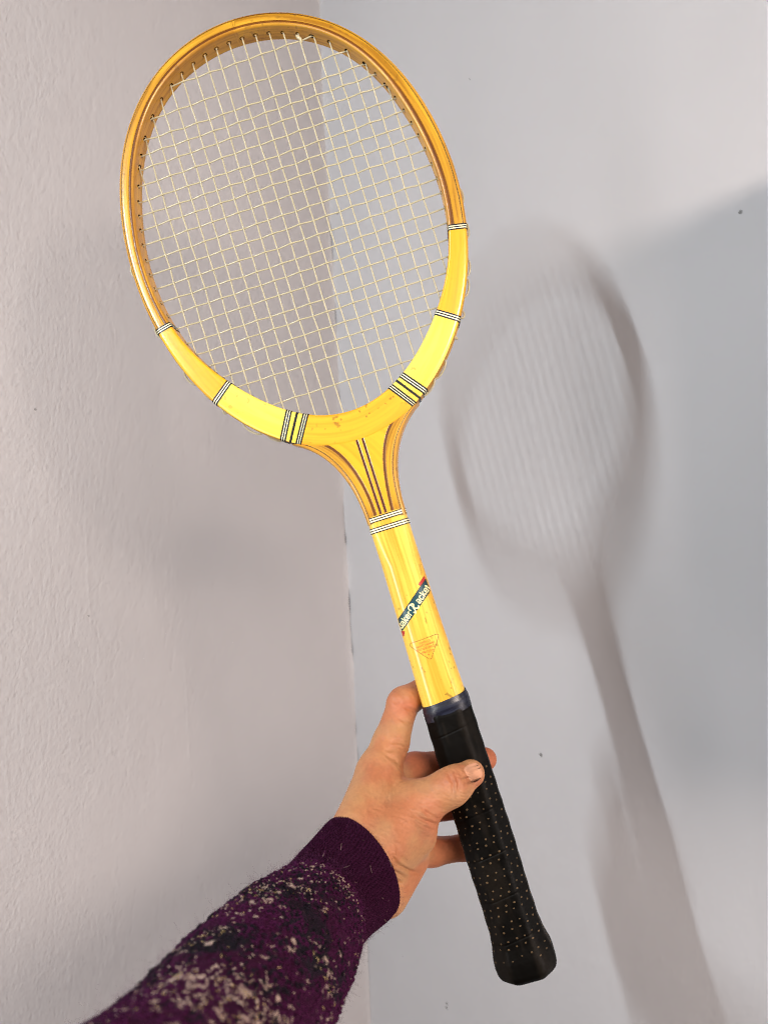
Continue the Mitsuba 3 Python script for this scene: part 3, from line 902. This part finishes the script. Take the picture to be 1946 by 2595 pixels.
def hand_field(P):
    palm = capsule(P, (-14.5, -208, 461), (-34, -219, 424), 21, 21)
    palm = smin(palm, capsule(P, (-12.6, -210, 473), (2, -200, 510), 19.5, 18), 12)
    for ch in (INDEX, MIDDLE, RING, PINKY):
        palm = smin(palm, capsule(P, ch[0][0], ch[1][0], ch[0][1], ch[1][1]), 7)
    palm = smin(palm, capsule(P, (3, -203, 483), (17, -187, 502), 14, 10.5), 9)         # web between thumb and index
    palm = smin(palm, capsule(P, (15, -226, 501), (1, -238, 476), 15, 14.5), 8)            # heel of the hand
    palm = smin(palm, capsule(P, (3.8, -210, 475), (19.5, -205.5, 488), 15.5, 14.5), 12)          # ball of the thumb
    th = blend_chain(P, THUMB, 6)
    th = smin(th, capsule(P, (44, -176, 489), (47.5, -174.3, 492.5), 11.0, 10.6), 3)
    d = smin(palm, th, 7)
    fing = None
    for ch in (INDEX, MIDDLE, RING, PINKY):
        f = blend_chain(P, ch[1:], 4)
        fing = f if fing is None else np.minimum(fing, f)
    d = smin(d, fing, 5.5)
    d = smin(d, capsule(P, (8.6, -131.5, 527.5), (12, -130.5, 530), 6.5, 6), 4)            # knuckle
    d = d - 0.9 * np.exp(-np.sum(((P - np.array([-8, -176, 494])) / 9) ** 2, -1))          # index knuckle at the back of the hand
    tend = np.sin((P[..., 0] * 0.9 + P[..., 1] * 0.35) * 0.42)                                  # faint unevenness
    d = d + 0.28 * tend * np.exp(-np.sum(((P - np.array([-8, -194, 470])) / 26) ** 2, -1))
    return d


def surface_net(field, lo, hi, h):
    lo, hi = np.array(lo, float), np.array(hi, float)
    n = np.ceil((hi - lo) / h).astype(int) + 1
    ax = [lo[i] + h * np.arange(n[i]) for i in range(3)]
    F = np.empty(n)
    B = 12
    i0, j0, k0 = [a.ravel() for a in np.meshgrid(*[np.arange(0, n[q], B) for q in range(3)], indexing='ij')]
    cen = lo + h * (np.stack([i0, j0, k0], -1) + (B - 1) / 2)
    d0 = field(cen)
    for a, b, c, d in zip(i0, j0, k0, d0):
        if abs(d) > h * B * 0.87 + 3.0:                   # no surface in this block
            F[a:a + B, b:b + B, c:c + B] = d
        else:
            F[a:a + B, b:b + B, c:c + B] = field(np.stack(np.meshgrid(ax[0][a:a + B], ax[1][b:b + B], ax[2][c:c + B], indexing='ij'), -1))
    neg = F < 0
    S = np.zeros(n - 1)
    C = np.zeros((*(n - 1), 3))
    cnt = np.zeros(n - 1)
    def sl(o, ax_):
        return tuple(slice(o[i], o[i] + n[i] - 1) for i in range(3))
    corners = [(a, b, c) for a in (0, 1) for b in (0, 1) for c in (0, 1)]
    for a in corners:
        for b in corners:
            if sum(abs(x - y) for x, y in zip(a, b)) == 1 and a < b:
                fa, fb = F[sl(a, 0)], F[sl(b, 0)]
                cross = (fa < 0) != (fb < 0)
                t = np.where(cross, fa / np.where(cross, fa - fb, 1), 0)
                for i in range(3):
                    C[..., i] += np.where(cross, a[i] + t * (b[i] - a[i]), 0)
                cnt += cross
    cells = np.argwhere(cnt > 0)
    idx = -np.ones(n - 1, int)
    idx[tuple(cells.T)] = np.arange(len(cells))
    V = lo + h * (cells + C[tuple(cells.T)] / cnt[tuple(cells.T)][:, None])
    faces = []
    for i in range(3):
        j, k = (i + 1) % 3, (i + 2) % 3
        o = [slice(None)] * 3
        A = [slice(1, n[q] - 1) for q in range(3)]
        A[i] = slice(0, n[i] - 1)
        B = list(A)
        B[i] = slice(1, n[i])
        na, nb = neg[tuple(A)], neg[tuple(B)]
        e = np.argwhere(na != nb)
        flip = na[tuple(e.T)]
        base = e + np.array([0 if q == i else 1 for q in range(3)])
        def cell(dj, dk):
            c = base.copy()
            c[:, j] -= dj
            c[:, k] -= dk
            return idx[tuple(c.T)]
        q = np.stack([cell(1, 1), cell(0, 1), cell(0, 0), cell(1, 0)], 1)
        faces.append(np.where(flip[:, None], q, q[:, ::-1]))
    return V, np.vstack(faces)


def smooth_mesh(V, Fq, it=4):
    m = trimesh.Trimesh(V, tri(Fq), process=False)
    trimesh.smoothing.filter_taubin(m, lamb=0.5, nu=0.53, iterations=it)
    return np.array(m.vertices), np.array(m.faces)


KNUCKLES = [(*world(q), r) for q, r in (((13, -131, 524), .010), ((42, -168, 481), .009), ((-5, -172, 497), .012), ((60, -172, 494), .008), ((22, -188, 480), .012), ((72, -178, 545), .012))]


def skin_col(p, n, uv):
    blotch = fbm(p.x * 60, p.y * 60, p.z * 60, 3)
    fine = fbm(p.x * 700, p.y * 700, p.z * 700, 2)
    c = mix((0.46, 0.222, 0.100), (0.44, 0.165, 0.076), smoothstep(0.35, 0.7, blotch))
    # fingers that curl behind the grip are redder
    red = smoothstep(0.520, 0.550, p.y)
    c = c * (1 - red) + mi.Color3f(0.42, 0.115, 0.050) * red
    # knuckles and finger ends are redder
    for kx, ky, kz, kr in KNUCKLES:
        g = dr.exp(-(dr.square(p.x - kx) + dr.square(p.y - ky) + dr.square(p.z - kz)) / (kr * kr))
        c = c * (1 - 0.55 * g) + mi.Color3f(0.45, 0.125, 0.065) * (0.55 * g)
    veins = smoothstep(0.55, 0.75, noise(p.x * 120 + p.z * 40, p.z * 55 - p.x * 30, p.y * 60)) * 0.22
    c = c * (1 - veins) + mi.Color3f(0.36, 0.20, 0.115) * veins
    return c * (0.90 + 0.20 * fine)


def skin_bump(p, n, uv):
    return 0.00022 * fbm(p.x * 1300, p.y * 1300, p.z * 1300, 2) + 0.0007 * noise(p.x * 160, p.y * 160, p.z * 160) + 0.00060 * fbm((p.x - p.z * 0.6) * 260, p.y * 240, (p.z + p.x * 0.6) * 900, 2)


scene['skin'] = {'type': 'bumpmap', 'arbitrary': proc(skin_bump, 2e-4), 'scale': 1.0,
                 'bsdf': {'type': 'principled', 'base_color': proc(skin_col), 'roughness': 0.46, 'specular': 0.4, 'sheen': 0.15}}
scene['nail'] = {'type': 'principled', 'base_color': rgb(0.60, 0.29, 0.17), 'roughness': 0.3, 'specular': 0.55, 'clearcoat': 0.5}
V, Fq = surface_net(hand_field, (-62, -268, 395), (86, -108, 572), 0.9)
V, f = smooth_mesh(V, Fq, 3)
nv = np.zeros_like(V)
fn = np.cross(V[f[:, 1]] - V[f[:, 0]], V[f[:, 2]] - V[f[:, 0]])
for q in range(3):
    np.add.at(nv, f[:, q], fn)
nv /= np.linalg.norm(nv, axis=1, keepdims=True)
if np.einsum('ij,ij->', V - V.mean(0), nv) < 0:
    nv = -nv
V = V - nv * (1.7 * fold_depth(V) * np.clip(-nv[:, 2] * 3, 0, 1))[:, None]      # the skin's folds, on the side of the thumb and the wrist
vw = world(V)
scene['person'] = mikit.ply((vw, f[:, ::-1]), 'skin', smooth=True)
labels['person'] = dict(label='left hand and forearm in a purple knitted sleeve holding the tennis racket', category='person')


def nail_field(P):
    d = hand_field(P)
    c = np.array([57.0, -168.6, 492.5])                    # nail centre
    along = np.array([0.80, 0.28, 0.53]); along /= np.linalg.norm(along)
    nrm = np.array([-0.15, 0.42, -0.90]); nrm -= along * (nrm @ along); nrm /= np.linalg.norm(nrm)
    side = np.cross(along, nrm)
    q = P - c
    x, y, z = q @ along, q @ side, q @ nrm
    e = ((np.abs(x) / 7.0) ** 3 + (np.abs(y) / 5.6) ** 3) ** (1 / 3) - 1
    return np.maximum(np.maximum(d - 0.5, -(d + 0.8)), np.maximum(e * 5, -(z + 6.5)))


V, Fq = surface_net(nail_field, (42, -182, 480), (68, -154, 510), 0.4)
V, f = smooth_mesh(V, Fq, 3)
scene['person__thumbnail'] = mikit.ply((world(V), f[:, ::-1]), 'nail', smooth=True)
labels['person__thumbnail'] = dict(label='bare short thumbnail')

# ------------------------------------------------------------------ knitted sleeve
S_C = np.array([(-13.0, -214.2, 462), (-18.1, -216.2, 455), (-27.1, -218.9, 441), (-35.0, -221.3, 426), (-44.2, -219.8, 395), (-56.1, -214.1, 345), (-66.3, -209.3, 290), (-72.4, -201.3, 245), (-74.2, -187.1, 205)])
S_R = np.array([(33.4, 27), (33, 27), (30.6, 27), (29.6, 28), (33.5, 32), (37.5, 36), (39, 38), (41, 40), (43, 42)])
from scipy.interpolate import CubicSpline
tk = np.concatenate([[0], np.cumsum(np.linalg.norm(np.diff(S_C, axis=0), axis=1))])
cs_c, cs_r = CubicSpline(tk, S_C), CubicSpline(tk, S_R)


def sleeve_pt(t, th, lift=0.0):
    """t mm down the arm from the cuff's edge, th the angle round it"""
    c, d = cs_c(t), cs_c(t, 1)
    d /= np.linalg.norm(d, axis=-1, keepdims=True)
    a = np.cross(d, [0.0, 0, 1])                       # across, in the picture's plane
    a /= np.linalg.norm(a, axis=-1, keepdims=True)
    b = np.cross(a, d)
    r = cs_r(t) + np.asarray(lift)[..., None]
    n = np.cos(th)[..., None] * a + np.sin(th)[..., None] * b
    return c + a * (r[..., 0] * np.cos(th))[..., None] + b * (r[..., 1] * np.sin(th))[..., None], n


CUFF = 52.0


def sleeve_lift(t, th):
    q = np.stack([np.cos(th) * 3.2, np.sin(th) * 3.2, t / 16], -1)
    bulk = 3.4 * (meshkit.fbm(q, 3, 21) - 0.5) * np.clip((t - 30) / 40, 0.15, 1)
    knit = 1.9 * (meshkit.fbm(np.stack([np.cos(th) * 13, np.sin(th) * 13, t / 3.6], -1), 2, 31) - 0.5) * np.clip((t - CUFF) / 20, 0, 1)
    return bulk + knit


def sleeve_mesh(t0, t1, nt, nth, extra):
    t, th = np.meshgrid(np.linspace(t0, t1, nt), np.linspace(0, 2 * np.pi, nth, endpoint=False), indexing='ij')
    p, n = sleeve_pt(t, th, sleeve_lift(t, th) + extra(t, th))
    return p.reshape(-1, 3), tri(grid_faces(nt, nth, closed_m=True)), np.stack([t, th * 40], -1).reshape(-1, 2) * .001


def out(v, f):
    f2 = outward(v, f)
    return f2[:, ::-1]                                 # camera axes are left-handed


def wool(p, n, uv):
    # uv.x = metres down the arm
    big = fbm(p.x * 42, p.y * 42, p.z * 42, 3)
    mid = fbm(p.x * 190, p.y * 190, p.z * 190, 2)
    fine = fbm(p.x * 900, p.y * 900, p.z * 900, 2)
    base = mix((0.013, 0.0010, 0.008), (0.037, 0.0045, 0.026), fine)
    far = smoothstep(0.055, 0.14, uv.x)
    black = smoothstep(0.50, 0.60, big) * far
    base = base * (1 - black) + mi.Color3f(0.008, 0.006, 0.010) * black
    cream = smoothstep(0.67, 0.76, mid + 0.22 * (fbm(p.x * 60 + 9, p.y * 60, p.z * 60, 2) - 0.5) - 0.10 * (1 - far)) * far
    return base * (1 - cream) + mix((0.30, 0.19, 0.18), (0.42, 0.33, 0.27), fine) * cream


def cuff_wool(p, n, uv):
    fine = fbm(p.x * 1100, p.y * 1100, p.z * 1100, 2)
    return mix((0.010, 0.0007, 0.006), (0.033, 0.0032, 0.022), fine)


scene['sleeve_wool'] = {'type': 'bumpmap', 'arbitrary': proc(lambda p, n, uv: 0.0016 * fbm(p.x * 420, p.y * 420, p.z * 420, 2), 3e-4), 'scale': 1.0,
                        'bsdf': {'type': 'principled', 'base_color': proc(wool), 'roughness': 0.9, 'specular': 0.1, 'sheen': 0.12, 'sheen_tint': 0.8}}
scene['cuff_wool'] = {'type': 'bumpmap', 'arbitrary': proc(lambda p, n, uv: 0.0009 * fbm(p.x * 700, p.y * 700, p.z * 700, 2), 3e-4), 'scale': 1.0,
                      'bsdf': {'type': 'principled', 'base_color': proc(cuff_wool), 'roughness': 0.9, 'specular': 0.1, 'sheen': 0.10, 'sheen_tint': 0.8}}
TMAX = float(tk[-1])
v, f, uv = sleeve_mesh(CUFF - 8, TMAX, 220, 240, lambda t, th: 0.8 * np.clip((t - CUFF + 8) / 10, 0, 1) - 0.4)
scene['person__sleeve'] = mikit.ply((world(v), out(v, f)), 'sleeve_wool', smooth=True, uv=uv)
labels['person__sleeve'] = dict(label='fuzzy purple knitted sleeve flecked with cream, black and gold')
NR_ = 92


def ribs(t, th):
    ph = th * NR_ + 0.5 * np.sin(t * .35) + 0.6 * np.sin(th * 9 + t * .08)
    edge = np.clip(t / 2.2, 0, 1)
    roll = -2.6 * (1 - edge) ** 2
    return 0.55 * np.cos(ph) * np.clip(t / 7, 0.12, 1) + roll + 0.25 * np.sin(t * 2.9 + 3 * np.cos(ph))


v, f, uv = sleeve_mesh(0.0, CUFF, 90, NR_ * 9, ribs)
scene['person__sleeve__cuff'] = mikit.ply((world(v), out(v, f)), 'cuff_wool', smooth=True, uv=uv)
labels['person__sleeve__cuff'] = dict(label='plain dark purple ribbed cuff')


def tubes(pts, r, n):
    """many tubes at once: pts N, k, 3; r N, k"""
    N, k = pts.shape[:2]
    t = np.gradient(pts, axis=1)
    t /= np.linalg.norm(t, axis=2, keepdims=True) + 1e-9
    a = np.cross(t, np.array([0.31, 0.22, 0.93]))
    a /= np.linalg.norm(a, axis=2, keepdims=True) + 1e-9
    b = np.cross(t, a)
    th = np.arange(n) * 2 * np.pi / n
    v = pts[:, :, None] + r[:, :, None, None] * (np.cos(th)[:, None] * a[:, :, None] + np.sin(th)[:, None] * b[:, :, None])
    f0 = tri(grid_faces(k, n, closed_m=True))
    f0 = outward(v[0].reshape(-1, 3), f0)[:, ::-1]
    f = (f0[None] + (np.arange(N) * k * n)[:, None, None]).reshape(-1, 3)
    return v.reshape(-1, 3), f


def yarn(name, count, t_lo, size, thick, mat, clump, lab, n=8, k=5):
    t = rng.uniform(t_lo, TMAX, count * 12)
    th = rng.uniform(0, 2 * np.pi, len(t))
    c, _ = sleeve_pt(t, th)
    keep = rng.uniform(size=len(t)) < np.clip((meshkit.fbm(c * 0.030 + clump, 3, 5) - 0.40) * 5, 0.03, 1)
    t, th = t[keep][:count], th[keep][:count]
    p, nr = sleeve_pt(t, th, sleeve_lift(t, th))
    N = len(t)
    d = rng.normal(size=(N, 3))
    d -= nr * np.sum(d * nr, 1, keepdims=True)
    d /= np.linalg.norm(d, axis=1, keepdims=True)
    e = np.cross(nr, d)
    s = rng.uniform(*size, N)[:, None, None]
    a = np.linspace(-0.3, 1, n)[None] * (np.pi + 0.3 + rng.uniform(0, 1, (N, 1)))
    pts = p[:, None] + s * (np.cos(a)[..., None] * d[:, None] * rng.uniform(.6, 1.1, (N, 1, 1)) + np.sin(a)[..., None] * nr[:, None] * rng.uniform(.5, 1.0, (N, 1, 1))
                            + e[:, None] * (0.35 * np.sin(a * 1.7 + rng.uniform(0, 6, (N, 1))))[..., None])
    v, f = tubes(pts, np.broadcast_to(thick * rng.uniform(.8, 1.2, (N, 1)), (N, n)), k)
    scene['person__sleeve__' + name] = mikit.ply((world(v), f), mat, smooth=True)
    labels['person__sleeve__' + name] = dict(kind='stuff', label=lab)


scene['yarn_cream'] = {'type': 'principled', 'base_color': rgb(0.40, 0.30, 0.25), 'roughness': 0.85, 'specular': 0.15, 'sheen': 0.4}
scene['yarn_gold'] = {'type': 'principled', 'base_color': rgb(0.70, 0.52, 0.24), 'roughness': 0.28, 'metallic': 0.85}
scene['yarn_purple'] = {'type': 'principled', 'base_color': rgb(0.042, 0.005, 0.031), 'roughness': 0.9, 'specular': 0.1, 'sheen': 0.1}
scene['yarn_black'] = {'type': 'principled', 'base_color': rgb(0.009, 0.007, 0.011), 'roughness': 0.9, 'specular': 0.1}
yarn('cream_loop', 4200, CUFF + 6, (0.45, 0.95), 0.24, 'yarn_cream', 3.0, 'cream yarn loops standing out of the sleeve')
yarn('gold_loop', 1000, CUFF + 4, (0.6, 1.2), 0.17, 'yarn_gold', 3.2, 'glinting gold thread loops in the sleeve', 10)
yarn('purple_loop', 7000, CUFF - 2, (0.7, 1.5), 0.36, 'yarn_purple', 40.0, 'purple yarn loops of the sleeve')
yarn('black_loop', 2600, CUFF + 16, (0.8, 1.6), 0.42, 'yarn_black', 77.0, 'black yarn loops of the sleeve')


def fuzz(name, count, t_lo, t_hi, length, thick, mat, lab):
    t = rng.uniform(t_lo, t_hi, count)
    th = rng.uniform(0, 2 * np.pi, count)
    p, nr = sleeve_pt(t, th, sleeve_lift(t, th))
    d = rng.normal(size=(count, 3)) * 0.9 + nr * rng.uniform(.0, .7, (count, 1))
    d /= np.linalg.norm(d, axis=1, keepdims=True)
    L = rng.uniform(*length, (count, 1, 1))
    s = np.linspace(0, 1, 5)[None, :, None]
    pts = p[:, None] + L * (s * d[:, None] + s * s * rng.normal(size=(count, 1, 3)) * 0.6)
    v, f = tubes(pts, np.broadcast_to(thick * np.array([1, 1, .9, .8, .5]), (count, 5)), 3)
    scene['person__sleeve__' + name] = mikit.ply((world(v), f), mat, smooth=True)
    labels['person__sleeve__' + name] = dict(kind='stuff', label=lab)


scene['fuzz_wool'] = {'type': 'principled', 'base_color': rgb(0.085, 0.02, 0.065), 'roughness': 0.8, 'specular': 0.2, 'sheen': 0.1}
fuzz('fuzz', 14000, CUFF - 14, TMAX, (1.5, 4.5), 0.032, 'fuzz_wool', 'fine purple wool fibres standing off the sleeve')
fuzz('cuff_fuzz', 6000, 0.5, CUFF, (0.8, 2.6), 0.03, 'fuzz_wool', 'fine wool fibres on the cuff')
fuzz('lint', 110, 2, CUFF + 20, (1.0, 3.0), 0.07, 'yarn_cream', 'pale lint on the cuff')
